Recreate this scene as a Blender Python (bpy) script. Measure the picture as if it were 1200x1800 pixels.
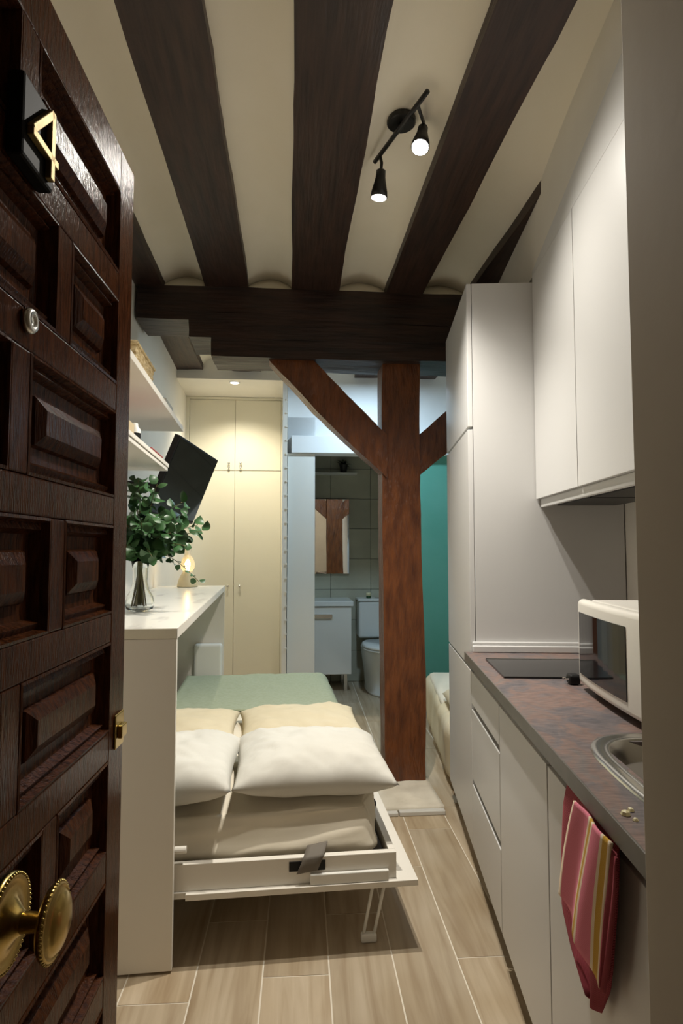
import bpy, math, random
from mathutils import Vector, Matrix, noise
random.seed(7)
for o in list(bpy.data.objects): bpy.data.objects.remove(o)
S = bpy.context.scene
COL = S.collection

# ------------------------------------------------------------------ frames
# The old building is skewed: every run of furniture has its own heading.  In a frame x = across (right), y = along (away).
def Fr(deg): return math.radians(deg)
B = Fr(-4.83)      # beams, girder, post, wardrobe, bathroom
L = Fr(-7.0)       # left wall, desk bed, shelves
K = Fr(2.9)        # kitchen
DR = Fr(-2.75)     # open entrance door
T = Fr(-3.7)       # floor tiles
W0 = 0.0
def wp(F, x, y, z=0.0):
    return Vector((x*math.cos(F)+y*math.sin(F), -x*math.sin(F)+y*math.cos(F), z))

# ------------------------------------------------------------------ camera
cam = bpy.data.cameras.new('camera'); co = bpy.data.objects.new('camera', cam); COL.objects.link(co)
co.location = (0, 0, 1.3); co.rotation_euler = (math.pi/2+math.atan(65/1080), 0, 0)
cam.sensor_fit = 'HORIZONTAL'; cam.sensor_width = 36.0; cam.lens = 36.0*1080/1200; cam.clip_start = 0.05
S.camera = co

# ------------------------------------------------------------------ world, light, exposure
w = bpy.data.worlds.new('world'); S.world = w; w.use_nodes = True
w.node_tree.nodes['Background'].inputs[0].default_value = (1.0, 0.86, 0.66, 1)
w.node_tree.nodes['Background'].inputs[1].default_value = 0.12
S.view_settings.view_transform = 'Standard'; S.view_settings.look = 'None'
S.view_settings.gamma = 1.0; S.view_settings.use_curve_mapping = False
S.view_settings.exposure = 0.18
SPOT_COL = (1.0, 0.945, 0.85)
def lamp(name, kind, loc, energy, color, aim=None, **kw):
    d = bpy.data.lights.new(name, kind); d.energy = energy; d.color = color
    for k, v in kw.items(): setattr(d, k, v)
    o = bpy.data.objects.new(name, d); COL.objects.link(o); o.location = loc
    if aim is not None: o.rotation_euler = Vector(aim).to_track_quat('-Z', 'Y').to_euler()
    return o
HEAD1 = wp(B, .337, 2.275, 2.655); AIM1 = Vector((-.08, .12, -1)).normalized()
HEAD2 = wp(B, .452, 2.055, 2.715); AIM2 = Vector((-.16, -.36, -1)).normalized()
lamp('spot_light_down', 'SPOT', HEAD1+AIM1*.012, 118, SPOT_COL, AIM1, spot_size=math.radians(112), spot_blend=1.0, shadow_soft_size=.02)
lamp('spot_light_front', 'SPOT', HEAD2+AIM2*.012, 74, SPOT_COL, AIM2, spot_size=math.radians(160), spot_blend=1.0, shadow_soft_size=.022)
DOWN = wp(B, -.46, 5.08, 2.668)
lamp('wardrobe_downlight', 'SPOT', DOWN, 60, (1.0, .92, .74), (0, .12, -1), spot_size=math.radians(128), spot_blend=.9, shadow_soft_size=.03)
COOL = wp(B, .646, 4.42, 2.700)
lamp('alcove_lamp', 'AREA', COOL, 18, (.60, .82, 1.0), (0, 0, -1), shape='DISK', size=.18)

# ------------------------------------------------------------------ materials
M = {}
def new_mat(name):
    m = bpy.data.materials.new(name); m.use_nodes = True
    nt = m.node_tree; return m, nt, nt.nodes['Principled BSDF']
def N(nt, t, **kw):
    n = nt.nodes.new(t)
    for k, v in kw.items():
        if k in n.inputs: n.inputs[k].default_value = v
        else: setattr(n, k, v)
    return n
def coords(nt, scale=(1, 1, 1), rnd=False):
    tc = N(nt, 'ShaderNodeTexCoord'); mp = N(nt, 'ShaderNodeMapping'); mp.inputs['Scale'].default_value = scale
    src = tc.outputs['Object']
    if rnd:
        oi = N(nt, 'ShaderNodeObjectInfo'); ml = N(nt, 'ShaderNodeMath', operation='MULTIPLY'); ml.inputs[1].default_value = 37.0
        nt.links.new(oi.outputs['Random'], ml.inputs[0])
        ad = N(nt, 'ShaderNodeVectorMath', operation='ADD'); nt.links.new(src, ad.inputs[0]); nt.links.new(ml.outputs[0], ad.inputs[1]); src = ad.outputs[0]
    nt.links.new(src, mp.inputs[0]); return mp.outputs[0]
def ramp(nt, fac, stops):
    r = N(nt, 'ShaderNodeValToRGB'); e = r.color_ramp.elements
    while len(e) < len(stops): e.new(.5)
    for i, (p, c) in enumerate(stops): e[i].position = p; e[i].color = (*c, 1)
    nt.links.new(fac, r.inputs[0]); return r.outputs[0]
def bump(nt, b, h, strength, dist):
    n = N(nt, 'ShaderNodeBump'); n.inputs['Strength'].default_value = strength; n.inputs['Distance'].default_value = dist
    nt.links.new(h, n.inputs['Height']); nt.links.new(n.outputs[0], b.inputs['Normal'])
def mat(name, c1, c2=None, rough=.5, scale=(1, 1, 1), nscale=5, detail=4, lo=.35, hi=.65, bstr=0, bdist=.002, bscale=None, metal=0, coat=0, spec=None, rnd=False, rvar=0):
    m, nt, b = new_mat(name)
    b.inputs['Roughness'].default_value = rough; b.inputs['Metallic'].default_value = metal
    if coat: b.inputs['Coat Weight'].default_value = coat; b.inputs['Coat Roughness'].default_value = .12
    if spec is not None: b.inputs['Specular IOR Level'].default_value = spec
    v = coords(nt, scale, rnd)
    n = N(nt, 'ShaderNodeTexNoise'); n.inputs['Scale'].default_value = nscale; n.inputs['Detail'].default_value = detail
    nt.links.new(v, n.inputs['Vector'])
    c = ramp(nt, n.outputs[0], [(lo, c1), (hi, c2 or c1)])
    if rvar:
        oi = N(nt, 'ShaderNodeObjectInfo'); mr = N(nt, 'ShaderNodeMapRange'); mr.inputs[3].default_value = 1-rvar; mr.inputs[4].default_value = 1+rvar
        nt.links.new(oi.outputs['Random'], mr.inputs[0])
        hs = N(nt, 'ShaderNodeHueSaturation'); nt.links.new(mr.outputs[0], hs.inputs['Value']); nt.links.new(c, hs.inputs['Color']); c = hs.outputs[0]
    nt.links.new(c, b.inputs['Base Color'])
    if bstr:
        h = n.outputs[0]
        if bscale:
            n2 = N(nt, 'ShaderNodeTexNoise'); n2.inputs['Scale'].default_value = bscale; n2.inputs['Detail'].default_value = 6
            nt.links.new(v, n2.inputs['Vector']); h = n2.outputs[0]
        bump(nt, b, h, bstr, bdist)
    M[name] = m; return m
def emat(name, col, strength):
    m, nt, b = new_mat(name); b.inputs['Base Color'].default_value = (*col, 1)
    b.inputs['Emission Color'].default_value = (*col, 1); b.inputs['Emission Strength'].default_value = strength
    M[name] = m
mat('ceiling_plaster', (.90, .83, .68), (.93, .86, .72), .85, nscale=3, bstr=.25, bdist=.004, bscale=14)
mat('wall_paint', (.80, .76, .68), (.84, .80, .72), .8, nscale=3, bstr=.12, bdist=.002, bscale=40)
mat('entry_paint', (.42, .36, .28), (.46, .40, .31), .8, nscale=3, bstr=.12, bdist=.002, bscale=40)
mat('cool_paint', (.83, .84, .84), (.86, .87, .87), .75, nscale=3, bstr=.08, bdist=.002, bscale=40)
mat('teal_paint', (.10, .36, .28), (.12, .39, .31), .6, nscale=4)
mat('beam_wood', (.020, .0085, .0055), (.046, .0205, .0125), .5, scale=(14, 1.2, 14), nscale=3, bstr=.6, bdist=.004, bscale=6)
mat('girder_wood', (.010, .0042, .0024), (.034, .0135, .0075), .5, scale=(1.2, 14, 14), nscale=3, bstr=.7, bdist=.005, bscale=6)
mat('post_wood', (.080, .022, .006), (.180, .055, .014), .30, scale=(9, 9, 2.2), nscale=3, lo=.3, hi=.7, bstr=1.0, bdist=.014, bscale=7)
mat('door_varnish', (.034, .0100, .0030), (.080, .0240, .0070), .17, scale=(30, 30, 5), nscale=4, bstr=.8, bdist=.0016, bscale=12, spec=.06)
mat('cabinet_white', (.655, .648, .635), None, .38, nscale=3)
mat('cabinet_cream', (.80, .76, .62), (.81, .77, .63), .5, nscale=3)
mat('white_lacquer', (.80, .79, .74), None, .16, nscale=3)
mat('desk_white', (.80, .76, .68), None, .4, nscale=3)
mat('shadow_gap', (.10, .085, .065), None, .6)
mat('marble_top', (.80, .78, .72), (.62, .60, .56), .22, scale=(3, 1, 1), nscale=4, detail=8, lo=.56, hi=.66)
mat('fabric_white', (.65, .63, .565), (.68, .66, .595), .9, nscale=6, bstr=.35, bdist=.006, bscale=9)
mat('fabric_cream', (.66, .57, .39), (.70, .61, .43), .9, nscale=6, bstr=.35, bdist=.006, bscale=9)
mat('fabric_sheet', (.76, .69, .55), (.80, .73, .59), .9, nscale=5, bstr=.3, bdist=.006, bscale=8)
mat('fabric_sage', (.34, .38, .26), (.38, .42, .30), .95, nscale=60, bstr=.3, bdist=.002, bscale=160)
mat('strap_grey', (.16, .14, .115), None, .8)
mat('brass', (.42, .29, .085), (.50, .36, .12), .28, nscale=20, metal=1)
mat('steel', (.62, .61, .58), None, .25, metal=1)
mat('chrome', (.75, .74, .72), None, .1, metal=1)
mat('black_metal', (.012, .011, .010), None, .4)
mat('black_plastic', (.010, .010, .010), None, .45, spec=.25)
mat('plate_black', (.008, .007, .006), None, .6, spec=.08)
mat('brass_old', (.24, .17, .065), (.36, .27, .12), .55, nscale=60, metal=1)
mat('black_glass', (.006, .006, .007), None, .06)
mat('hob_glass', (.012, .012, .013), None, .22)
mat('screen_glass', (.014, .014, .014), None, .05, spec=.9)
mat('mw_white', (.80, .77, .70), None, .28)
mat('bath_tile', (.44, .425, .325), (.54, .52, .40), .35, nscale=3, detail=6, rnd=True, rvar=.07)
mat('bath_grout', (.10, .098, .078), None, .8)
mat('toilet_white', (.74, .76, .74), None, .15)
mat('plaster_slab', (.62, .56, .45), (.74, .68, .56), .9, nscale=8, bstr=.6, bdist=.01, bscale=12)
mat('wicker', (.50, .36, .17), (.72, .58, .34), .8, scale=(1, 1, 3), nscale=40, lo=.4, hi=.6, bstr=.5, bdist=.004)
mat('red_cover', (.45, .02, .02), None, .5)
mat('beige_card', (.55, .45, .28), None, .7)
mat('router_grey', (.46, .44, .38), None, .5)
mat('leaf_green', (.020, .068, .022), (.050, .130, .040), .42, nscale=8, rnd=True, rvar=.25)
mat('stem_green', (.12, .13, .04), (.16, .11, .05), .6, nscale=10)
mat('plant_dark', (.010, .018, .008), (.018, .03, .012), .5)
mat('pot_dark', (.012, .011, .010), None, .4)
mat('ceramic_cream', (.74, .62, .38), None, .4)
mat('twine', (.45, .30, .14), None, .8)
mat('plinth_white', (.62, .60, .55), None, .4)
mat('hood_steel', (.30, .29, .27), None, .35, metal=1)
mat('soap', (.75, .68, .42), None, .3)
mat('paper_white', (.8, .78, .72), None, .5)
mat('grout', (.74, .68, .57), None, .9)
emat('spot_lens', (1, .96, .88), 60); emat('spot_lens_dim', (1, .95, .84), 14)
emat('downlight_lens', (1, .93, .76), 12); emat('cool_lens', (.75, .9, 1), 3); emat('filament', (1, .72, .30), 30)
# glass
m, nt, b = new_mat('clear_glass'); M['clear_glass'] = m
b.inputs['Base Color'].default_value = (.97, .99, .98, 1); b.inputs['Transmission Weight'].default_value = 1; b.inputs['Roughness'].default_value = .02; b.inputs['IOR'].default_value = 1.35
m, nt, b = new_mat('lamp_glass'); M['lamp_glass'] = m
b.inputs['Base Color'].default_value = (1, .93, .80, 1); b.inputs['Transmission Weight'].default_value = .9; b.inputs['Roughness'].default_value = .15; b.inputs['IOR'].default_value = 1.2
m, nt, b = new_mat('mirror_glass'); M['mirror_glass'] = m
b.inputs['Base Color'].default_value = (.85, .86, .83, 1); b.inputs['Metallic'].default_value = 1; b.inputs['Roughness'].default_value = .015
# wood-look floor tile
m, nt, b = new_mat('floor_tile'); M['floor_tile'] = m
v = coords(nt, (16, 1.1, 1), True); n1 = N(nt, 'ShaderNodeTexNoise'); n1.inputs['Scale'].default_value = 1.6; n1.inputs['Detail'].default_value = 5; n1.inputs['Distortion'].default_value = .6
nt.links.new(v, n1.inputs['Vector'])
v2 = coords(nt, (2.2, 1.3, 1), True); n2 = N(nt, 'ShaderNodeTexNoise'); n2.inputs['Scale'].default_value = 2.2; n2.inputs['Detail'].default_value = 2
nt.links.new(v2, n2.inputs['Vector'])
c1 = ramp(nt, n1.outputs[0], [(.28, (.36, .27, .175)), (.5, (.48, .39, .275)), (.72, (.57, .475, .35))])
c2 = ramp(nt, n2.outputs[0], [(.35, (.80, .74, .64)), (.65, (1.0, 1.0, 1.0))])
mx = N(nt, 'ShaderNodeMix', data_type='RGBA', blend_type='MULTIPLY'); mx.inputs[0].default_value = .75
nt.links.new(c1, mx.inputs[6]); nt.links.new(c2, mx.inputs[7])
oi = N(nt, 'ShaderNodeObjectInfo'); mr = N(nt, 'ShaderNodeMapRange'); mr.inputs[3].default_value = .88; mr.inputs[4].default_value = 1.1
hs = N(nt, 'ShaderNodeHueSaturation'); nt.links.new(oi.outputs['Random'], mr.inputs[0]); nt.links.new(mr.outputs[0], hs.inputs['Value'])
nt.links.new(mx.outputs[2], hs.inputs['Color']); nt.links.new(hs.outputs[0], b.inputs['Base Color'])
b.inputs['Roughness'].default_value = .42; bump(nt, b, n1.outputs[0], .12, .002)
# laminate worktop
m, nt, b = new_mat('worktop_laminate'); M['worktop_laminate'] = m
v = coords(nt, (1.6, 1, 1)); n1 = N(nt, 'ShaderNodeTexNoise'); n1.inputs['Scale'].default_value = 5.5; n1.inputs['Detail'].default_value = 7; n1.inputs['Roughness'].default_value = .62; n1.inputs['Distortion'].default_value = 1.0
nt.links.new(v, n1.inputs['Vector'])
v3 = coords(nt, (1, 5, 1)); n3 = N(nt, 'ShaderNodeTexNoise'); n3.inputs['Scale'].default_value = 34; n3.inputs['Detail'].default_value = 5
nt.links.new(v3, n3.inputs['Vector'])
c1 = ramp(nt, n1.outputs[0], [(.30, (.085, .085, .098)), (.45, (.15, .128, .130)), (.56, (.215, .142, .120)), (.68, (.16, .140, .135))])
c3 = ramp(nt, n3.outputs[0], [(.35, (.62, .60, .60)), (.62, (1.15, 1.12, 1.1))])
mx = N(nt, 'ShaderNodeMix', data_type='RGBA', blend_type='MULTIPLY'); mx.inputs[0].default_value = .8
nt.links.new(c1, mx.inputs[6]); nt.links.new(c3, mx.inputs[7]); nt.links.new(mx.outputs[2], b.inputs['Base Color'])
b.inputs['Roughness'].default_value = .42
mat('worktop_edge', (.115, .105, .090), (.135, .12, .105), .4, nscale=30)
# towels: UV stripes
def stripe_mat(name, stops, rough=.9, tex=0):
    m, nt, b = new_mat(name); M[name] = m
    uv = N(nt, 'ShaderNodeUVMap'); sp = N(nt, 'ShaderNodeSeparateXYZ'); nt.links.new(uv.outputs[0], sp.inputs[0])
    r = N(nt, 'ShaderNodeValToRGB'); r.color_ramp.interpolation = 'CONSTANT'; e = r.color_ramp.elements
    while len(e) < len(stops): e.new(.5)
    for i, (p, c) in enumerate(stops): e[i].position = p; e[i].color = (*c, 1)
    nt.links.new(sp.outputs[0], r.inputs[0]); nt.links.new(r.outputs[0], b.inputs['Base Color']); b.inputs['Roughness'].default_value = rough
    wv = N(nt, 'ShaderNodeTexWave'); wv.bands_direction = 'DIAGONAL'; wv.inputs['Scale'].default_value = 45; nt.links.new(uv.outputs[0], wv.inputs['Vector'])
    bump(nt, b, wv.outputs[1], .4 if tex else .12, .002)
    if tex:
        mx = N(nt, 'ShaderNodeMix', data_type='RGBA'); nt.links.new(wv.outputs[1], mx.inputs[0]); mx.inputs[6].default_value = (*stops[0][1], 1); mx.inputs[7].default_value = (.50, .09, .12, 1)
        nt.links.new(mx.outputs[2], b.inputs['Base Color'])
PK, CR, MU = (.80, .23, .31), (.84, .68, .50), (.60, .34, .04)
stripe_mat('towel_pink', [(0, CR), (.03, PK), (.40, CR), (.45, MU), (.53, CR), (.58, PK), (.80, CR), (.84, MU), (.94, CR)])
stripe_mat('towel_red', [(0, (.20, .014, .025)), (.5, (.20, .014, .025))], tex=1)

# ------------------------------------------------------------------ mesh helpers
class MB:
    def __init__(s): s.v = []; s.f = []; s.uv = None
    def add(s, vs, fs):
        o = len(s.v); s.v += [Vector(p) for p in vs]; s.f += [tuple(i+o for i in f) for f in fs]; return s
    def box(s, x0, x1, y0, y1, z0, z1):
        return s.add([(x0,y0,z0),(x1,y0,z0),(x1,y1,z0),(x0,y1,z0),(x0,y0,z1),(x1,y0,z1),(x1,y1,z1),(x0,y1,z1)],
                     [(3,2,1,0),(4,5,6,7),(0,1,5,4),(1,2,6,5),(2,3,7,6),(3,0,4,7)])
    def lathe(s, c, prof, n=24, axis='z', cap=True):
        vs = []; fs = []
        for r, h in prof:
            for i in range(n):
                t = 2*math.pi*i/n; a, b2 = r*math.cos(t), r*math.sin(t)
                p = {'z': (a, b2, h), 'x': (h, a, b2), 'y': (b2, h, a)}[axis]
                vs.append((c[0]+p[0], c[1]+p[1], c[2]+p[2]))
        for k in range(len(prof)-1):
            for i in range(n):
                j = (i+1) % n; fs.append((k*n+i, k*n+j, k*n+n+j, k*n+n+i))
        if cap: fs.append(tuple(range(n))[::-1]); fs.append(tuple((len(prof)-1)*n+i for i in range(n)))
        return s.add(vs, fs)
    def tube(s, pts, r, n=8, cap=True):
        pts = [Vector(p) for p in pts]; rs = r if isinstance(r, (list, tuple)) else [r]*len(pts)
        vs = []; fs = []; up = None
        for k, p in enumerate(pts):
            d = (pts[min(k+1, len(pts)-1)]-pts[max(k-1, 0)]).normalized()
            if up is None: up = d.orthogonal().normalized()
            sd = d.cross(up)
            if sd.length < 1e-4: sd = d.orthogonal()
            sd.normalize(); up = sd.cross(d).normalized()
            for i in range(n):
                t = 2*math.pi*i/n; vs.append(p+(sd*math.cos(t)+up*math.sin(t))*rs[k])
        for k in range(len(pts)-1):
            for i in range(n):
                j = (i+1) % n; fs.append((k*n+i, k*n+j, k*n+n+j, k*n+n+i))
        if cap: fs.append(tuple(range(n))[::-1]); fs.append(tuple((len(pts)-1)*n+i for i in range(n)))
        return s.add(vs, fs)
    def gridbox(s, nx, ny, nz, fn):
        """closed lattice box; fn(u,v,w in 0..1) -> point"""
        idx = {}; vs = []
        def g(i, j, k):
            if (i, j, k) not in idx: idx[(i, j, k)] = len(vs); vs.append(fn(i/nx, j/ny, k/nz))
            return idx[(i, j, k)]
        fs = []
        for i in range(nx):
            for j in range(ny):
                fs.append((g(i,j,0), g(i,j+1,0), g(i+1,j+1,0), g(i+1,j,0))); fs.append((g(i,j,nz), g(i+1,j,nz), g(i+1,j+1,nz), g(i,j+1,nz)))
        for i in range(nx):
            for k in range(nz):
                fs.append((g(i,0,k), g(i+1,0,k), g(i+1,0,k+1), g(i,0,k+1))); fs.append((g(i,ny,k), g(i,ny,k+1), g(i+1,ny,k+1), g(i+1,ny,k)))
        for j in range(ny):
            for k in range(nz):
                fs.append((g(0,j,k), g(0,j,k+1), g(0,j+1,k+1), g(0,j+1,k))); fs.append((g(nx,j,k), g(nx,j+1,k), g(nx,j+1,k+1), g(nx,j,k+1)))
        return s.add(vs, fs)
    def sheet(s, nu, nv, fn):
        vs = [fn(i/nu, j/nv) for j in range(nv+1) for i in range(nu+1)]
        fs = [(j*(nu+1)+i, j*(nu+1)+i+1, (j+1)*(nu+1)+i+1, (j+1)*(nu+1)+i) for j in range(nv) for i in range(nu)]
        s.uv = [(i/nu, j/nv) for j in range(nv+1) for i in range(nu+1)]
        return s.add(vs, fs)
    def rectloft(s, F2, prof):
        """concentric rectangles: F2(inset, depth) -> 4 points; closes the last"""
        rings = [F2(a, b2) for a, b2 in prof]; vs = [p for r in rings for p in r]; fs = []
        for k in range(len(rings)-1):
            for i in range(4): j = (i+1) % 4; fs.append((k*4+i, k*4+j, k*4+4+j, k*4+4+i))
        e = (len(rings)-1)*4; fs.append((e, e+1, e+2, e+3)); return s.add(vs, fs)
    def xf(s, fn): s.v = [Vector(fn(p)) for p in s.v]; return s

BASE = {}
def mesh_obj(name, mb, mt, base, smooth=False, bevel=0, solid=0, sub=0, seg=2):
    me = bpy.data.meshes.new(name); b = Vector(base)
    me.from_pydata([tuple(p-b) for p in mb.v], [], mb.f); me.materials.append(M[mt])
    if mb.uv and len(mb.uv) == len(mb.v):
        ul = me.uv_layers.new(name='UVMap')
        for lp in me.loops: ul.data[lp.index].uv = mb.uv[lp.vertex_index]
    me.update()
    import bmesh
    bm = bmesh.new(); bm.from_mesh(me); bmesh.ops.recalc_face_normals(bm, faces=bm.faces); bm.to_mesh(me); bm.free()
    if smooth:
        for p in me.polygons: p.use_smooth = True
    o = bpy.data.objects.new(name, me); COL.objects.link(o)
    if solid: md = o.modifiers.new('solid', 'SOLIDIFY'); md.thickness = solid; md.offset = 0
    if bevel: md = o.modifiers.new('bevel', 'BEVEL'); md.width = bevel; md.segments = seg; md.limit_method = 'ANGLE'
    if sub: md = o.modifiers.new('sub', 'SUBSURF'); md.levels = sub; md.render_levels = sub
    return o
def tagit(o, label, cat, group=None):
    o['label'] = label; o['category'] = cat
    if group: o['group'] = group
def place(o, F, base): o.location = wp(F, *base); o.rotation_euler = (0, 0, -F); BASE[o.name] = Vector(base)
def thing(name, label, cat, F, base, group=None):
    o = bpy.data.objects.new(name, None); COL.objects.link(o); o.empty_display_size = .05
    place(o, F, base); tagit(o, label, cat, group); return o
def part(par, name, mb, mt, label=None, **kw):
    o = mesh_obj(name, mb, mt, BASE[par.name], **kw); o.parent = par; BASE[o.name] = BASE[par.name]
    if label: o['label'] = label
    return o
def solo(name, label, cat, F, base, mb, mt, group=None, **kw):
    o = mesh_obj(name, mb, mt, base, **kw); place(o, F, base); tagit(o, label, cat, group); return o
def struct(name, F, mb, mt, base=(0, 0, 0), label=None, **kw):
    o = mesh_obj(name, mb, mt, base, **kw); place(o, F, base); o['kind'] = 'structure'
    if label: o['label'] = label
    return o
def bx(*a): return MB().box(*a)
def nz(p, sc, seed=0): return noise.noise(Vector((p[0]*sc+seed*7.3, p[1]*sc+seed*3.1, p[2]*sc)))
def nzv(p, sc, seed=0): return noise.noise_vector(Vector((p[0]*sc[0]+seed*7.3, p[1]*sc[1]+seed*3.1, p[2]*sc[2])))
def lerp(a, b, t): return a+(b-a)*t
def rough(x0, x1, y0, y1, z0, z1, n, amp, seed, sc=(3, 3, 3), rnd=.012):
    """hewn timber: waney edges, softened arrises"""
    def fn(u, v, w_):
        p = Vector((lerp(x0, x1, u), lerp(y0, y1, v), lerp(z0, z1, w_)))
        return p+nzv(p, sc, seed)*amp+nzv(p, (sc[0]*4, sc[1]*4, sc[2]*4), seed+5)*amp*.35
    return MB().gridbox(*n, fn)

# ================================================================== THE SETTING
# floor: grout bed + wood-look tiles
fl = struct('floor', T, bx(-2.1, 2.3, -1.7, 6.6, -.06, -.0015), 'grout', label='beige wood-look tiled floor with pale joints')
tm = MB(); g = .0024
tm.gridbox(1, 1, 1, lambda u, v, w_: Vector((lerp(g, .204-g, u), lerp(g, .9-g, v), lerp(-.006, 0, w_))))
tile_me = mesh_obj('tile', tm, 'floor_tile', (0, 0, 0)); 
first = True
offs = {0: 1.96, 1: 2.27, 2: 1.68, 3: 2.01}
for k in range(-9, 11):
    y0 = offs.get(k, 1.68+((k*7) % 5)*.19)
    x = .09+(k-1)*.204
    for r in range(-4, 6):
        yy = y0+(r)*.9
        if yy > 6.3 or yy < -1.6: continue
        if x > .75 and yy < 2.6: continue
        if x < -1.1 and yy < 1: continue
        o = tile_me if first else tile_me.copy()
        if not first: COL.objects.link(o)
        first = False; o.parent = fl; o.location = (x, yy, 0)

wl = struct('wall_left', L, bx(-.90, -.725, .55, 6.3, 0, 3.0), 'wall_paint')
struct('wall_right', K, bx(1.035, 1.2, .70, 3.40, 0, 3.0), 'wall_paint')
struct('wall_alcove', K, bx(1.2, 2.0, 3.33, 3.44, 0, 3.0), 'wall_paint')
struct('wall_bulkhead', K, bx(.690, 1.05, .75, 3.40, 2.47, 3.0), 'wall_paint', label='plastered bulkhead above the white wall cabinets')
struct('wall_side', K, bx(1.5, 1.65, 3.4, 5.4, 0, 3.0), 'cool_paint')
# entrance wall: thick masonry either side of the open door, with the landing behind the camera
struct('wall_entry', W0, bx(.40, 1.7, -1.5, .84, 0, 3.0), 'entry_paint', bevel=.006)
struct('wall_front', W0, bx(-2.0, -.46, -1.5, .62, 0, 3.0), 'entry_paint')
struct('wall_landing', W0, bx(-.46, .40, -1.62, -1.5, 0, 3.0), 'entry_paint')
# end wall around the bathroom opening
struct('wall_back', B, MB().box(-.02, .207, 5.10, 5.20, 0, 2.4).box(-.02, 1.75, 5.10, 5.20, 2.09, 3.0), 'cool_paint')
struct('wall_teal', B, bx(1.06, 1.75, 5.10, 5.20, 0, 2.09), 'teal_paint', label='teal painted wall behind the low bed in the alcove')
struct('trim_1', B, bx(.012, 1.70, 5.02, 5.10, 2.09, 2.232), 'cool_paint', bevel=.003, label='boxed sliding-door rail above the bathroom opening')
struct('door_2', B, bx(-.018, .207, 5.05, 5.092, .01, 2.088), 'white_lacquer', bevel=.002, label='white sliding door panel pushed open beside the bathroom')
part_l = struct('wall_partition', B, bx(-.060, -.022, 4.99, 5.66, 0, 3.0), 'wall_paint')
for k in range(19):
    zz = .5+.112*k
    o = mesh_obj('peg', bx(-.034, -.019, 4.981, 4.993, zz, zz+.012), 'wall_paint', (0, 0, 0)); o.parent = part_l
struct('wall_soffit', B, bx(-1.15, -.022, 4.99, 5.75, 2.68, 3.0), 'wall_paint', label='lowered ceiling box over the wardrobe')
struct('wall_wardrobe', B, bx(-1.2, -.02, 6.15, 6.25, 0, 3.0), 'wall_paint')
# bathroom shell
bw = struct('wall_bathroom', B, bx(-.0215, 1.5, 6.115, 6.22, 0, 2.5), 'bath_grout', label='grey tiled bathroom wall')
tl = None
for i in range(4):
    for j in range(8):
        mb = bx(0, .396, 0, .012, 0, .296)
        if tl is None: tl = mesh_obj('tile', mb, 'bath_tile', (0, 0, 0), bevel=.0015); o = tl
        else: o = tl.copy(); COL.objects.link(o)
        o.parent = bw; o.location = (.01+.4*i, 6.103, .003+.3*j)
struct('wall_bathroom_left', B, bx(-.0215, .008, 5.201, 6.10, 0, 2.4), 'bath_tile')
struct('wall_bathroom_right', B, bx(1.32, 1.45, 5.2, 6.2, 0, 2.5), 'bath_tile')
struct('ceiling_bathroom', B, bx(-.0215, 1.5, 5.2, 6.2, 2.4, 2.5), 'cool_paint')
# ceiling: shallow plaster vaults between the beams
BE = [(-.95, -.703), (-.470, -.237), (.006, .267), (.541, .751), (1.014, 1.235), (1.50, 1.73)]
def ceil_z(x):
    for i in range(len(BE)-1):
        a, b2 = BE[i][1], BE[i+1][0]
        if a <= x <= b2:
            t = (x-a)/(b2-a); return 2.80+.062*math.sin(math.pi*t)**.7
    return 2.80
xs = [-1.5]
for i in range(len(BE)-1):
    a, b2 = BE[i][1], BE[i+1][0]; xs += [a+(b2-a)*t/10 for t in range(11)]
xs += [1.9]
cm = MB()
vs = []; fs = []
ys = [-.9+.3*k for k in range(23)]
for y_ in ys:
    for x_ in xs:
        q = nz((x_, y_, 0), 2.2, 3)*.008
        vs.append((x_, y_, ceil_z(x_)+q))
nx_ = len(xs)
for j in range(len(ys)-1):
    for i in range(nx_-1): fs.append((j*nx_+i, j*nx_+i+1, (j+1)*nx_+i+1, (j+1)*nx_+i))
cm.add(vs, fs)
struct('ceiling', B, cm, 'ceiling_plaster', smooth=True, label='cream plaster ceiling vaulted between dark beams')
struct('ceiling_landing', W0, bx(-2.0, 1.7, -1.6, .3, 2.95, 3.05), 'ceiling_plaster')
struct('ceiling_slab', B, bx(-1.6, 2.0, -1.0, 6.3, 2.96, 3.06), 'ceiling_plaster')

# ================================================================== TIMBER
lab = ['dark ceiling beam running along the left wall', 'dark ceiling beam second from the left, above the open door',
       'wide dark ceiling beam in the middle, left of the spotlight', 'dark ceiling beam just right of the spotlight',
       'black beam end wedged against the kitchen bulkhead']
for i, (a, b2) in enumerate(BE[:5]):
    y1 = 5.0 if i < 2 else 5.1
    y0 = .3
    solo('ceiling_beam', lab[i], 'beam', B, ((a+b2)/2, y0, 2.75),
         rough(a, b2, y0, y1, 2.75, 2.955, (4, 44, 3), .008, i, (5, 2.2, 5)), 'beam_wood', group='ceiling beams', smooth=False)
# plaster infill above the girder between the beams, with a coved front
inf = 0
for i in range(len(BE)-1):
    a, b2 = BE[i][1], BE[i+1][0]
    if i == 4: continue
    mb = MB(); prof = []
    for k in range(7):
        t = k/6*math.pi/2; prof.append((3.385+.11*(1-math.cos(t))*1.0-.02, 2.735+.12*math.sin(t)))
    def fn(u, v, a=a, b2=b2):
        k = v*6; t = v*math.pi/2
        bow = math.sin(math.pi*u)**.6
        return Vector((lerp(a-.01, b2+.01, u), 3.60-(.17+.03*(1-bow))*math.cos(t)**1.2, 2.735+(.085+.075*bow)*math.sin(t)))
    mb.sheet(12, 8, fn)
    struct('trim_%d' % (10+i), B, mb, 'ceiling_plaster', smooth=True, label='plaster infill above the girder between beams')
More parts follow.
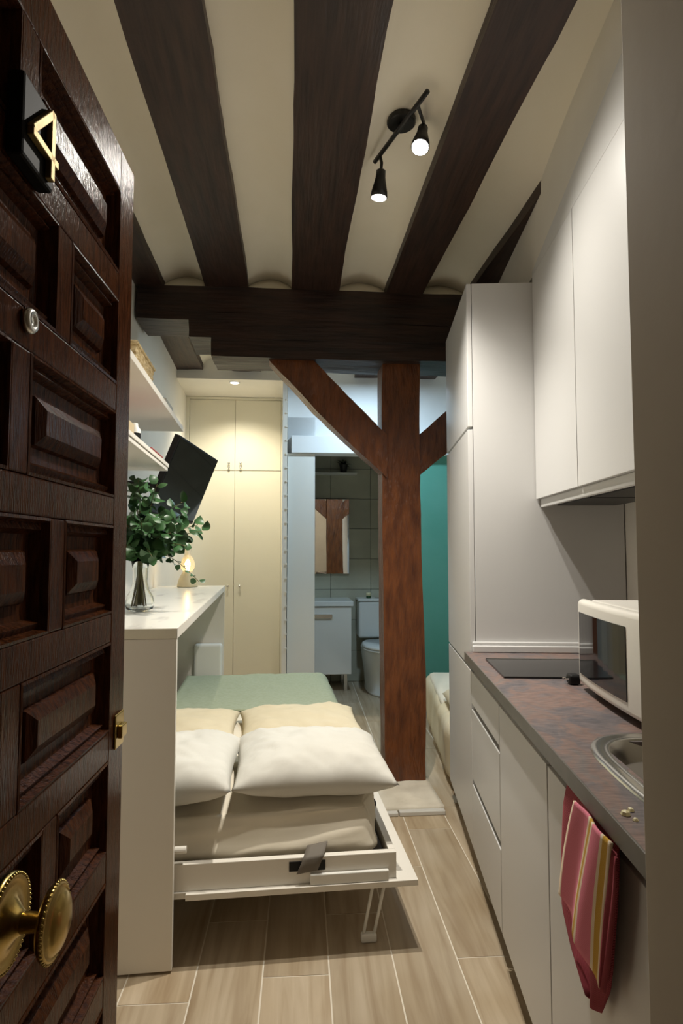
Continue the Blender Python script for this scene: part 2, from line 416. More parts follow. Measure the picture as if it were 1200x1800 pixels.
# girder with stepped underside at the left end
gd = thing('girder', 'massive dark wooden cross girder with a stepped left end', 'beam', B, (.4, 3.5, 2.36))
part(gd, 'timber', rough(-.84, 1.75, 3.364, 3.664, 2.565, 2.752, (60, 6, 5), .010, 11, (1.6, 5, 5)), 'girder_wood')
part(gd, 'middle_step', rough(-.562, 1.75, 3.366, 3.662, 2.462, 2.57, (54, 6, 3), .009, 12, (1.6, 5, 5)), 'girder_wood')
part(gd, 'lower_step', rough(-.432, 1.75, 3.366, 3.660, 2.362, 2.468, (50, 6, 3), .010, 13, (1.6, 5, 5)), 'girder_wood')
def post_fn(u, v, w_):
    zz = lerp(.012, 2.37, w_); t = 1-w_
    x1 = lerp(.731, .758, t)+.006*math.sin(zz*3.1); x0 = .524+.004*math.sin(zz*2.3+1)
    p = Vector((lerp(x0, x1, u), lerp(3.42, 3.60, v), zz))
    return p+nzv(p, (5, 5, 2.2), 21)*.008+nzv(p, (22, 22, 8), 22)*.003
solo('timber_post', 'glossy brown wooden post standing on a white plaster base', 'post', B, (.64, 3.5, .012), MB().gridbox(6, 5, 46, post_fn), 'post_wood')
def brace(q, y0, y1, seed):
    # q: four front corners  start-low, start-high, end-low, end-high
    def fn(u, v, w_):
        lo = Vector(q[0]).lerp(Vector(q[2]), u); hi = Vector(q[1]).lerp(Vector(q[3]), u); p2 = lo.lerp(hi, w_)
        sag = -.02*math.sin(math.pi*u)*(1-w_)
        p = Vector((p2.x, lerp(y0, y1, v), p2.y+sag))
        return p+nzv(p, (5, 5, 5), seed)*.008+nzv(p, (24, 24, 24), seed+1)*.003
    return MB().gridbox(26, 4, 6, fn)
solo('timber_brace', 'diagonal wooden brace rising left from the post to the girder', 'beam', B, (.2, 3.46, 2.0),
     brace([(.545, 1.700), (.545, 1.944), (-.128, 2.368), (.118, 2.368)], 3.405, 3.53, 31), 'post_wood', group='knee braces')
solo('timber_brace', 'short diagonal wooden brace right of the post behind the tall cabinet', 'beam', B, (.9, 3.46, 2.0),
     brace([(.725, 1.705), (.725, 1.940), (1.44, 2.368), (1.20, 2.368)], 3.425, 3.55, 35), 'post_wood', group='knee braces')
def slab_fn(u, v, w_):
    p = Vector((lerp(.40, .772, u), lerp(3.075, 3.66, v), lerp(0, .026, w_)))
    return p+Vector((nz(p, 9, 2)*.012*(v), nz(p, 7, 3)*.006, nz(p, 12, 4)*.006*w_ if w_ > .5 else 0))
solo('plaster_base', 'rough white plaster pad around the foot of the wooden post', 'slab', B, (.6, 3.3, 0), MB().gridbox(14, 18, 2, slab_fn), 'plaster_slab', smooth=True)
solo('threshold_strip', 'pale strip edging the plaster pad below the post', 'trim', B, (.6, 3.05, 0),
     MB().box(.40, .535, 3.035, 3.07, 0, .018).box(.54, .768, 3.035, 3.07, 0, .022), 'plinth_white', bevel=.004)

# ================================================================== ENTRANCE DOOR
XF = -.349
d1 = bpy.data.objects.new('door_1', None); COL.objects.link(d1); place(d1, DR, (XF, .43, 0)); d1['kind'] = 'structure'
d1['label'] = 'open dark varnished entrance door with carved panels'; 
part(d1, 'core', bx(XF-.045, XF-.026, .43, 1.175, .008, 2.03), 'door_varnish')
XB = XF-.027
def dbox(n_, y0, y1, z0, z1): part(d1, n_, bx(XB, XF, y0, y1, z0, z1), 'door_varnish', bevel=.0025)
dbox('stile', .43, .51, .008, 2.03); dbox('stile', 1.10, 1.175, .008, 2.03)
part(d1, 'edge_lip', bx(XF-.045, XF-.001, 1.1755, 1.180, .008, 2.03), 'door_varnish')
dbox('rail', .5105, 1.0995, 1.95, 2.03)
prof = [(0, -.026), (0, 0.0), (.004, .001), (.008, -.010), (.016, -.006), (.022, -.019), (.030, -.020), (.042, -.020), (.045, -.013), (.060, -.004), (.064, -.004)]
for k in range(9):
    zt = 1.95-.203*k; zb = zt-.153
    dbox('rail', .5105, 1.0995, zb-.05+.0005 if k < 8 else .008, zb-.0005)
    cells = [(.51, .72), (.768, 1.10)] if k % 2 == 0 else [(.51, .84), (.888, 1.10)]
    dbox('muntin', cells[0][1], cells[1][0], zb, zt)
    for (y0, y1) in cells:
        def F2(i_, d_, y0=y0, y1=y1, zb=zb, zt=zt):
            return [(XF+d_, y0+i_, zb+i_), (XF+d_, y1-i_, zb+i_), (XF+d_, y1-i_, zt-i_), (XF+d_, y0+i_, zt-i_)]
        part(d1, 'door_panel', MB().rectloft(F2, prof), 'door_varnish')
# knob with beaded rose
ks, kz = .742, .876
part(d1, 'rose', MB().lathe((XF, ks, kz), [(.052, 0), (.052, .005), (.047, .009), (.043, .006), (.026, .008), (.015, .018), (.012, .022)], 40, 'x'), 'brass', smooth=True)
kn = part(d1, 'knob', MB().lathe((XF, ks, kz), [(.012, .015), (.010, .044), (.017, .048), (.036, .050), (.0405, .054), (.0405, .059), (.0365, .061), (.0355, .059), (.029, .066), (.016, .071), (.003, .073)], 44, 'x'), 'brass', smooth=True, label='round brass knob')
for rr, hh, nn, nm in ((.0400, .058, 44, 'knob'), (.0490, .008, 56, 'rose')):
    bd = MB()
    for i in range(nn):
        t = 2*math.pi*i/nn; bd.lathe((XF+hh-.002, ks+rr*math.cos(t), kz+rr*math.sin(t)), [(.0006, -.001), (.0030, .0015), (.0006, .004)], 6, 'x')
    o = part(d1, 'beading', bd, 'brass', smooth=True); o['kind'] = 'stuff'
part(d1, 'peephole', MB().lathe((XF, .752, 1.578), [(.016, 0), (.016, .006), (.013, .010), (.008, .010), (.007, .007), (.001, .007)], 24, 'x'), 'steel', smooth=True)
part(d1, 'latch', MB().box(XF, XF+.004, 1.125, 1.172, .945, 1.005).box(XF+.004, XF+.012, 1.135, 1.165, .962, .985), 'brass', bevel=.003, label='small brass latch plate')
npz = part(d1, 'number_plate', bx(XF, XF+.020, .686, .770, 1.748, 1.848), 'plate_black', bevel=.004)
def stroke(mb, a, b2, w_):
    a = Vector((0, *a)); b2 = Vector((0, *b2)); d = (b2-a).normalized(); s_ = Vector((1, 0, 0)).cross(d)*w_/2
    pts = [a-s_, b2-s_, b2+s_, a+s_]
    return mb.add([p+Vector((XF+.020, 0, 0)) for p in pts]+[p+Vector((XF+.028, 0, 0)) for p in pts], [(3,2,1,0),(4,5,6,7),(0,1,5,4),(1,2,6,5),(2,3,7,6),(3,0,4,7)])
num = MB(); stroke(num, (.750, 1.755), (.750, 1.842), .011); stroke(num, (.750, 1.840), (.699, 1.786), .010); stroke(num, (.696, 1.782), (.766, 1.782), .010)
nm = mesh_obj('numeral', num, 'brass_old', BASE[d1.name], bevel=.001); nm.parent = npz; nm['label'] = 'brass numeral 4'

# ================================================================== KITCHEN
tc_ = thing('tall_cabinet', 'tall white kitchen cabinet column beside the wooden post', 'cabinet', K, (.7, 2.94, 0))
part(tc_, 'body', bx(.422, 1.03, 2.572, 3.31, .10, 2.425), 'cabinet_white', bevel=.001)
part(tc_, 'plinth', bx(.475, .49, 2.59, 3.30, 0, .10), 'plinth_white')
for (z0, z1) in ((.10, .802), (.812, 1.800), (1.812, 2.425)):
    part(tc_, 'door', bx(.400, .420, 2.573, 3.308, z0, z1), 'cabinet_white', bevel=.0015)
def base_unit(label, a0, a1, fronts, cat='cabinet'):
    t = thing('base_cabinet', label, cat, K, (.7, (a0+a1)/2, 0), 'white base cabinets under the worktop')
    part(t, 'body', bx(.424, 1.02, a0+.001, a1-.001, .10, .842), 'shadow_gap')
    part(t, 'plinth', bx(.465, .48, a0, a1, 0, .10), 'plinth_white')
    for nm_, z0, z1 in fronts:
        part(t, nm_, bx(.400, .420, a0+.003, a1-.003, z0, z1), 'cabinet_white', bevel=.0015)
    part(t, 'grip_rail', bx(.412, .423, a0, a1, .806, .842), 'plinth_white')
    return t
base_unit('white three-drawer kitchen unit next to the tall cabinet', 2.018, 2.570, [('drawer', .674, .802), ('drawer', .376, .650), ('drawer', .10, .352)])
base_unit('white kitchen base cabinet between the drawers and the towel', 1.475, 2.016, [('door', .10, .802)])
base_unit('white kitchen base cabinet under the sink behind the towel', .90, 1.473, [('door', .10, .802)])
# worktop with sink cut-out
SA0, SA1, SD0, SD1 = .985, 1.40, .490, .86
wt = thing('worktop', 'mottled purple-brown laminate kitchen worktop with dark front edge', 'worktop', K, (.7, 1.7, .845))
part(wt, 'top', MB().box(.378, 1.033, SA1, 2.570, .846, .880).box(.378, 1.033, .86, SA0, .846, .880).box(.378, SD0, SA0, SA1, .846, .880).box(SD1, 1.033, SA0, SA1, .846, .880), 'worktop_laminate')
part(wt, 'front_edge', bx(.3735, .378, .86, 2.571, .845, .8805), 'worktop_edge', bevel=.001)
part(wt, 'end_upstand', MB().box(.405, 1.03, 2.545, 2.5705, .8805, .908).box(.405, 1.03, 2.556, 2.5705, .908, .922), 'cabinet_white', bevel=.004, seg=3)
part(wt, 'wall_upstand', bx(1.008, 1.033, .86, 2.545, .8805, .922), 'cabinet_white', bevel=.004)
# sink
def sup(t, ra, rd, ex=3.4):
    c, s_ = math.cos(t), math.sin(t)
    return (abs(c)**(2/ex)*math.copysign(1, c)*rd, abs(s_)**(2/ex)*math.copysign(1, s_)*ra)
sc = (.655, 1.185)
sk = thing('kitchen_sink', 'round-cornered stainless steel sink set into the worktop', 'sink', K, (*sc, .88))
def sinkring(prof, n=48):
    mb = MB(); vs = []; fs = []
    for off, h in prof:
        for i in range(n):
            x_, y_ = sup(2*math.pi*i/n, .262+off, .212+off); vs.append((sc[0]+x_, sc[1]+y_, h))
    for k in range(len(prof)-1):
        for i in range(n): j = (i+1) % n; fs.append((k*n+i, k*n+j, k*n+n+j, k*n+n+i))
    return mb.add(vs, fs), n, len(prof)
mb, n_, q_ = sinkring([(0, .8806), (-.003, .8860), (-.012, .8875), (-.022, .8850), (-.028, .8845), (-.030, .8860), (-.034, .884)])
part(sk, 'rim', mb, 'steel', smooth=True)
mb, n_, q_ = sinkring([(-.034, .884), (-.044, .870), (-.064, .82), (-.070, .74), (-.085, .722), (-.150, .716)])
mb.f.append(tuple((q_-1)*n_+i for i in range(n_))); part(sk, 'bowl', mb, 'steel', smooth=True)
# hob
hb = thing('hob', 'black glass induction hob at the far end of the worktop', 'hob', K, (.68, 2.2, .8805))
part(hb, 'glass', bx(.425, .925, 2.05, 2.375, .8808, .8865), 'hob_glass', bevel=.001)
part(hb, 'edge_trim', MB().box(.425, .925, 2.375, 2.379, .8806, .888), 'steel')
# microwave
mw = thing('microwave', 'white microwave oven with dark glass door on the worktop', 'microwave', K, (.8, 1.65, .88))
part(mw, 'case', bx(.655, .985, 1.385, 1.918, .898, 1.146), 'mw_white', bevel=.012, seg=3)
def mwfr(u, v, w_):
    y_ = lerp(1.380, 1.925, v); z_ = lerp(.897, 1.149, w_)
    bow = .014*(1-(2*v-1)**2)
    return Vector((lerp(.622-bow, .654, u), y_, z_))
part(mw, 'front_frame', MB().gridbox(1, 12, 1, mwfr), 'mw_white', bevel=.016, seg=4, smooth=True)
def mwgl(u, v, w_):
    y_ = lerp(1.535, 1.893, v); z_ = lerp(.932, 1.112, w_); q = (y_-1.380)/.545
    bow = .014*(1-(2*q-1)**2); return Vector((lerp(.6195-bow, .630-bow, u), y_, z_))
part(mw, 'window', MB().gridbox(1, 10, 1, mwgl), 'black_glass', smooth=False)
for yy in (1.42, 1.88):
    for xx in (.67, .95): part(mw, 'foot', MB().lathe((xx, yy, .8803), [(.014, 0), (.014, .018)], 12), 'black_plastic')
part(mw, 'base_tray', bx(.665, .97, 1.40, 1.905, .884, .899), 'black_plastic')
cd = thing('power_plug', 'black power plug and cable on the worktop beside the microwave', 'plug', K, (.63, 1.97, .881))
part(cd, 'plug_body', bx(.605, .64, 1.955, 1.995, .8808, .912), 'black_plastic', bevel=.008, seg=3)
part(cd, 'cable', MB().tube([(.64, 1.975, .896), (.68, 1.985, .888), (.75, 1.985, .886), (.85, 1.97, .886), (.95, 1.95, .887)], .004), 'black_plastic', smooth=True)
part(cd, 'pin', MB().lathe((.605, 1.965, .898), [(.0028, 0), (.0028, -.014)], 8, 'x').lathe((.605, 1.984, .898), [(.0028, 0), (.0028, -.014)], 8, 'x'), 'chrome')
# wall cabinets
def wall_unit(label, a0, a1):
    t = thing('wall_cabinet', label, 'cabinet', K, (.85, (a0+a1)/2, 1.505), 'white wall cabinets over the worktop')
    part(t, 'body', bx(.697, 1.03, a0+.001, a1-.001, 1.512, 2.447), 'cabinet_white')
    part(t, 'door', bx(.675, .695, a0+.0015, a1-.0015, 1.505, 2.450), 'cabinet_white', bevel=.0012)
wall_unit('white wall cabinet against the tall cabinet, over the hob', 2.052, 2.570)
wall_unit('white wall cabinet near the entrance wall, over the microwave', 1.52, 2.050)
wall_unit('white wall cabinet partly hidden by the entrance wall', .95, 1.518)
struct('trim_2', K, MB().add([(.676, 2.57, 2.452), (.676, .95, 2.452), (.676, .95, 2.76), (.676, 2.57, 2.470), (.692, 2.57, 2.452), (.692, .95, 2.452), (.692, .95, 2.76), (.692, 2.57, 2.470)],
       [(0,1,2,3),(7,6,5,4),(0,4,5,1),(1,5,6,2),(2,6,7,3),(3,7,4,0)]), 'cabinet_white', label='tapering filler strip above the wall cabinets')
hd = thing('range_hood', 'slim range hood under the wall cabinets', 'hood', K, (.85, 2.2, 1.465))
part(hd, 'front_strip', bx(.690, .706, 1.60, 2.555, 1.470, 1.5045), 'cabinet_white', bevel=.002)
part(hd, 'housing', bx(.708, 1.0, 1.70, 2.54, 1.480, 1.5045), 'hood_steel')
part(hd, 'filter', MB().box(.74, .97, 2.13, 2.50, 1.474, 1.480).box(.74, .97, 1.74, 2.11, 1.474, 1.480), 'black_metal')
for yy in (1.80, 2.12, 2.44): part(hd, 'button', MB().lathe((.722, yy, 1.474), [(.007, 0), (.007, .006)], 12), 'steel')
# towel over the base-cabinet door
tw = thing('kitchen_towel', 'pink, mustard and red striped kitchen towel hanging from the worktop', 'towel', K, (.36, 1.15, .55))
def cl(pts, t):
    t *= len(pts)-1; i = min(int(t), len(pts)-2); f_ = t-i; return Vector(pts[i]).lerp(Vector(pts[i+1]), f_)
def towel(lft, rgt, d0, amp, ph, nu=22, nv=26):
    def fn(u, v):
        a, b2 = cl(lft, v), cl(rgt, v); p = a.lerp(b2, u)
        dd = d0-amp*(.5+.5*math.sin(u*9+ph+v*1.2))*(.35+.65*v)
        return Vector((dd, p.x, p.y))
    return MB().sheet(nu, nv, fn)
part(tw, 'red_layer', towel([(1.262, .846), (1.288, .79), (1.300, .70), (1.300, .645), (1.290, .59), (1.235, .55), (1.15, .515)],
     [(1.02, .846), (1.02, .80), (1.03, .74), (1.045, .68), (1.06, .62), (1.075, .575), (1.115, .513)], .388, .016, .4), 'towel_red', smooth=True, solid=.004, label='dark red back layer of the towel')
part(tw, 'pink_layer', towel([(1.160, .846), (1.184, .80), (1.212, .74), (1.235, .68), (1.250, .635)],
     [(.998, .846), (1.012, .795), (1.030, .735), (1.045, .68), (1.062, .588)], .368, .015, 1.6), 'towel_pink', smooth=True, solid=.004, label='pink front layer with mustard stripes')
part(tw, 'red_fold', towel([(1.006, .835), (1.018, .78), (1.035, .72), (1.048, .66), (1.060, .592)], [(.985, .83), (.992, .77), (1.008, .71), (1.025, .65), (1.050, .590)], .372, .008, .2, 8, 20), 'towel_red', smooth=True, solid=.004)
solo('food_crumb', 'small crumbs on the worktop edge above the towel', 'crumbs', K, (.40, 1.02, .881),
     MB().lathe((.398, 1.02, .8808), [(.008, 0), (.006, .005), (.002, .007)], 7).lathe((.412, 1.035, .8808), [(.006, 0), (.004, .004), (.001, .005)], 6).lathe((.405, 1.0, .8808), [(.005, 0), (.003, .003), (.001, .004)], 6), 'soap')

# ================================================================== FOLD-DOWN DESK BED
DW, DFr, DN, DFa, DH = -.718, -.278, 2.013, 4.30, 1.050
bd = thing('fold_down_bed', 'white desk cabinet with a fold-down bed opened out of it', 'bed', L, (-.2, 3.1, 0))
part(bd, 'desktop', bx(DW, DFr, DN, DFa, DH-.033, DH), 'marble_top', bevel=.002, label='white marbled desktop')
part(bd, 'desktop_edge', bx(DFr+.0004, DFr+.002, DN, DFa, DH-.033, DH-.001), 'desk_white')
part(bd, 'end_panel', bx(DW, DFr, DN+.001, DN+.026, 0.008, DH-.034), 'desk_white', bevel=.001)
part(bd, 'end_panel', bx(DW, DFr, DFa-.026, DFa-.001, 0.008, DH-.034), 'desk_white', bevel=.001)
part(bd, 'end_panel_top_strip', bx(DW, DFr, DN-.0005, DN+.0015, DH-.033, DH-.002), 'cabinet_cream')
part(bd, 'back_panel', bx(DW, DW+.016, DN+.027, DFa-.027, .01, DH-.034), 'desk_white')
part(bd, 'fold_panel', MB().box(-.243, .505, 2.041, 4.262, .197, .216).box(-.46, -.242, 2.054, 4.255, .197, .216), 'desk_white', bevel=.001, label='cabinet front folded down under the mattress')
part(bd, 'bed_rail', bx(-.50, .436, 2.060, 2.084, .2165, .300), 'desk_white', bevel=.002)
part(bd, 'bed_rail', bx(-.50, .436, 4.20, 4.224, .2165, .300), 'desk_white', bevel=.002)
part(bd, 'bed_rail', bx(.413, .436, 2.0845, 4.1995, .2165, .300), 'desk_white', bevel=.002)
part(bd, 'bed_base', bx(-.50, .412, 2.086, 4.198, .2165, .262), 'shadow_gap')
part(bd, 'locking_bar', bx(.150, .408, 2.045, 2.0595, .2165, .250), 'white_lacquer', bevel=.003)
part(bd, 'hinge_pin', MB().lathe((-.262, 2.062, .345), [(.011, -.018), (.011, .018)], 14, 'x'), 'desk_white')
pt = part(bd, 'strap_plate', bx(.082, .200, 2.0570, 2.0602, .258, .288), 'black_plastic')
def strap(u, v):
    pts = [(.178, 2.110, .318), (.168, 2.075, .311), (.160, 2.053, .302), (.150, 2.050, .280), (.140, 2.053, .256)]
    c = cl(pts, v); return c+Vector(((u-.5)*.068, 0, (u-.5)*.010))
part(bd, 'strap', MB().sheet(4, 14, strap), 'strap_grey', smooth=True, solid=.003, label='grey mattress strap')
lg = MB()
lg.tube([(.372, 2.115, .197), (.330, 2.095, .020)], .0055).tube([(.412, 2.115, .197), (.366, 2.095, .020)], .0055)
part(bd, 'leg', lg, 'white_lacquer', smooth=True, label='white folding leg loop')
part(bd, 'foot', bx(.322, .374, 2.083, 2.107, .0005, .028), 'white_lacquer', bevel=.005)
part(bd, 'leg', MB().tube([(.372, 4.115, .197), (.330, 4.095, .020)], .0055).tube([(.412, 4.115, .197), (.366, 4.095, .020)], .0055), 'white_lacquer', smooth=True)
part(bd, 'foot', bx(.322, .374, 4.083, 4.107, .0005, .028), 'white_lacquer', bevel=.005)
part(bd, 'side_stop', bx(.416, .434, 2.42, 2.455, .3002, .318), 'black_plastic', bevel=.004)
part(bd, 'mechanism_cover', bx(-.470, -.284, 4.215, 4.272, .40, .668), 'white_lacquer', bevel=.02, seg=4)
# mattress
def rbox(x0, x1, y0, y1, z0, z1, r, n, fnz=None):
    def fn(u, v, w_):
        p = Vector((lerp(x0, x1, u), lerp(y0, y1, v), lerp(z0, z1, w_)))
        c = Vector((min(max(p.x, x0+r), x1-r), min(max(p.y, y0+r), y1-r), min(max(p.z, z0+r), z1-r)))
        d = p-c
        if d.length > 1e-6: p = c+d.normalized()*min(d.length, r)
        nrm = d.normalized() if d.length > 1e-6 else Vector((0, 0, 0))
        if fnz: p = p+nrm*fnz(p)
        return p
    return MB().gridbox(*n, fn)
def wrk(p):
    q = Vector((p.x*1.5+p.z*2.5, p.y*1.5, p.z*11-p.x*2.2))
    lean = -.055*max(0, (p.z-.30)/.16) if p.y < 2.2 else 0
    return lean+.016*noise.noise(q*1.4)+.009*abs(noise.noise(q*2.6+Vector((3, 1, 7))))-.002
solo('mattress', 'mattress in a wrinkled cream fitted sheet on the fold-down bed', 'mattress', L, (-.07, 3.1, .262),
     rbox(-.50, .392, 2.100, 4.185, .264, .462, .055, (46, 70, 20), wrk), 'fabric_sheet', smooth=True)
# blanket
def blk(u, v):
    y_ = lerp(3.23, 4.19, v); s_ = u*1.06; x_ = -.50+s_; z_ = .476
    if x_ > .345:
        t = min((x_-.345)/.075, 1)*math.pi/2; x2 = .345+.066*math.sin(t); z_ = .476-.066*(1-math.cos(t))
        ex = max(0, x_-.345-.09); z_ -= ex; x_ = x2+ex*.10
    zz = max(0, y_-4.12)/.07; z_ -= .05*zz*zz
    p = Vector((x_, y_, z_)); q = nz(p, 6, 5)*.006+nz((p.x*3, p.y, p.z), 9, 6)*.003
    return p+Vector((q*.6, nz((p.x, 0, 0), 14, 9)*.006*(1 if v < .02 else 0), q))
solo('blanket', 'sage green blanket spread over the far half of the fold-down bed', 'blanket', L, (-.05, 3.7, .47), MB().sheet(54, 44, blk), 'fabric_sage', smooth=True, solid=.010)
# pillows
def pillow(c, wx, wy, h, rz=0, seed=0, tilt=0, tx=0, flat=.8, n=44):
    def P(u, v, top):
        e = (max(0, 1-abs(u)**3.4)*max(0, 1-abs(v)**3.4))**.52
        x_ = wx/2*u*(.94+.06*v*v); y_ = wy/2*v*(.94+.06*u*u)
        wr = noise.noise(Vector((u*2.4+seed, v*2.4, seed*1.7)))*.16+noise.noise(Vector((u*6+v*3+seed, v*5, seed)))*.07
        cr = (abs(u)*abs(v))**1.5
        ed = max(abs(u), abs(v))**4
        wr += .10*ed*noise.noise(Vector((u*16+seed, v*16, 2)))
        wr += .25*cr*noise.noise(Vector(((u-v)*9, seed, (u+v)*3)))
        zz = h*e*(1+wr*1.2) if top else -h*flat*e*(1+wr*.6)
        return Vector((x_, y_, zz))
    mb = MB(); idx = {}; vs = []; fs = []
    def g(i, j, top):
        bord = i in (0, n) or j in (0, n); key = (i, j, True if bord else top)
        if key not in idx: idx[key] = len(vs); vs.append(P(2*i/n-1, 2*j/n-1, top))
        return idx[key]
    for i in range(n):
        for j in range(n):
            fs.append((g(i,j,True), g(i+1,j,True), g(i+1,j+1,True), g(i,j+1,True)))
            fs.append((g(i,j,False), g(i,j+1,False), g(i+1,j+1,False), g(i+1,j,False)))
    R_ = Matrix.Rotation(rz, 3, 'Z') @ Matrix.Rotation(tilt, 3, 'X') @ Matrix.Rotation(tx, 3, 'Y')
    mb.add([R_ @ p+Vector(c) for p in vs], fs); return mb
PG = 'pillows on the fold-down bed'
def put_pillow(label, c, mb, mt): solo('pillow', label, 'pillow', L, (c[0], c[1], c[2]-.04), mb, mt, group=PG, smooth=True)
c = (.172, 2.35, .508); put_pillow('large white pillow at the front right of the fold-down bed', c, pillow(c, .57, .47, .092, rz=.02, seed=1, tilt=.05, tx=.02), 'fabric_white')
c = (-.372, 2.33, .508); put_pillow('large white pillow at the front left, half behind the desk end', c, pillow(c, .56, .48, .094, rz=-.06, seed=4, tilt=.04, tx=-.05), 'fabric_white')
c = (.165, 2.90, .490); put_pillow('cream pillow behind the right white pillow', c, pillow(c, .56, .40, .060, rz=.04, seed=7, tilt=.08), 'fabric_cream')
c = (-.39, 2.90, .488); put_pillow('cream pillow behind the left white pillow', c, pillow(c, .54, .40, .056, rz=-.03, seed=9, tilt=.08), 'fabric_cream')

# low bed in the alcove
b2_ = thing('low_bed', 'low bed with a cream cover beyond the tall cabinet', 'bed', K, (.85, 4.05, 0))
def wrk2(p): return .022*noise.noise(Vector((p.x*6, p.y*7, p.z*3)))
part(b2_, 'mattress', rbox(.40, 1.28, 3.36, 4.80, .02, .345, .06, (30, 50, 12), wrk2), 'fabric_cream', smooth=True)
part(b2_, 'coverlet', rbox(.425, 1.26, 3.9, 4.81, .30, .362, .03, (24, 24, 4), None), 'fabric_sheet', smooth=True)
c = (.66, 3.62, .40); mbp = pillow(c, .46, .62, .085, seed=12)
solo('pillow', 'cream pillow on the low alcove bed', 'pillow', K, (c[0], c[1], c[2]-.05), mbp, 'fabric_cream', smooth=True)

# ================================================================== LEFT WALL: SHELVES, TV, DESK OBJECTS
sh1 = solo('wall_shelf', 'upper white wall shelf carrying the wicker basket', 'shelf', L, (-.57, 2.3, 1.893), bx(-.724, -.42, 1.62, 3.16, 1.893, 1.918), 'desk_white', bevel=.0015, group='white wall shelves')
sh2 = solo('wall_shelf', 'lower white wall shelf beside the television', 'shelf', L, (-.57, 2.1, 1.640), MB().box(-.724, -.42, 1.62, 2.72, 1.652, 1.668).box(-.724, -.424, 1.62, 2.715, 1.636, 1.650), 'desk_white', bevel=.0015, group='white wall shelves')
bk = thing('wicker_basket', 'woven wicker basket on the upper wall shelf', 'basket', L, (-.585, 2.45, 1.9185))
def bask(u, v, w_):
    t = 1-.12*(1-w_); x_ = lerp(-.68, -.475, u); y_ = lerp(2.28, 2.64, v)
    p = Vector((-.5775+(x_+.5775)*t, 2.46+(y_-2.46)*t, lerp(1.919, 2.055, w_)))
    k = math.sin((p.x+p.y)*90)*math.sin(p.z*230); return p+Vector((k*.003, k*.003, 0))
part(bk, 'weave', MB().gridbox(16, 26, 20, bask), 'wicker')
part(bk, 'rim', MB().tube([(-.68, 2.28, 2.057), (-.475, 2.28, 2.057), (-.475, 2.64, 2.057), (-.68, 2.64, 2.057), (-.68, 2.28, 2.057)], .007), 'wicker')
rt = thing('router', 'grey router with an upright antenna at the end of the upper shelf', 'router', L, (-.52, 3.0, 1.9185))
part(rt, 'case', bx(-.55, -.455, 2.84, 3.05, 1.9187, 1.990), 'router_grey', bevel=.006)
part(rt, 'antenna', MB().tube([(-.53, 2.87, 1.99), (-.53, 2.87, 2.075)], .004), 'router_grey', smooth=True)
bt = thing('bottle', 'small white bottle with a black label on the lower shelf', 'bottle', L, (-.47, 2.26, 1.6685))
part(bt, 'body', MB().lathe((-.47, 2.26, 1.6687), [(.018, 0), (.020, .004), (.020, .060), (.012, .070), (.010, .082)], 20), 'paper_white', smooth=True)
part(bt, 'label', MB().lathe((-.47, 2.26, 1.6687), [(.0205, .008), (.0205, .046)], 20, cap=False), 'black_plastic', smooth=True)
solo('box', 'beige card box behind the bottle on the lower shelf', 'box', L, (-.53, 2.12, 1.6685), bx(-.60, -.46, 2.03, 2.20, 1.6687, 1.735), 'beige_card', bevel=.002)
nb = thing('notebook', 'thin red notebook lying on the lower shelf', 'book', L, (-.49, 2.52, 1.6685))
part(nb, 'cover', MB().box(-.56, -.432, 2.38, 2.64, 1.6687, 1.6715).box(-.56, -.432, 2.38, 2.64, 1.6825, 1.685), 'red_cover')
part(nb, 'pages', bx(-.556, -.435, 2.384, 2.636, 1.6716, 1.6824), 'paper_white')
# television on a tilting arm: corners in the left-wall frame
def inL(X, Y, Z): return Vector((X*math.cos(L)-Y*math.sin(L), X*math.sin(L)+Y*math.cos(L), Z))
TL, TR, BR = inL(-.726, 2.75, 1.812), inL(-.690, 3.42, 1.795), inL(-.822, 3.44, 1.455)
ex = (TR-TL); wv_ = ex.length; ex.normalize(); ey = (BR-TR); ey -= ex*ey.dot(ex); hv_ = .385; ey.normalize(); en = ex.cross(ey).normalized()
if en.x < 0: en = -en
def tvp(a, b2, c): return TL+ex*a+ey*b2+en*c
def tvbox(a0, a1, b0, b1, c0, c1): return bx(a0, a1, b0, b1, c0, c1).xf(lambda p: tvp(p.x, p.y, p.z))
tb = tvp(wv_/2, hv_, -.03)
tv = thing('television', 'black flat television tilted down from the left wall', 'television', L, tuple(tb))
part(tv, 'housing', tvbox(0, wv_, 0, hv_, -.028, 0), 'black_plastic', bevel=.003)
part(tv, 'rear_bulge', tvbox(.10, wv_-.10, .08, hv_-.03, -.055, -.0285), 'black_plastic', bevel=.01)
part(tv, 'screen', tvbox(.010, wv_-.010, .010, hv_-.018, .0002, .0016), 'screen_glass')
mid = tvp(wv_/2, hv_/2, -.056)
part(tv, 'wall_arm', MB().tube([tuple(mid), (mid.x-.05, mid.y+.10, mid.z-.02), (-.715, mid.y-.04, mid.z-.02)], .014), 'black_metal', smooth=True)
part(tv, 'wall_plate', bx(-.724, -.712, mid.y-.10, mid.y+.02, mid.z-.14, mid.z+.10), 'black_metal')

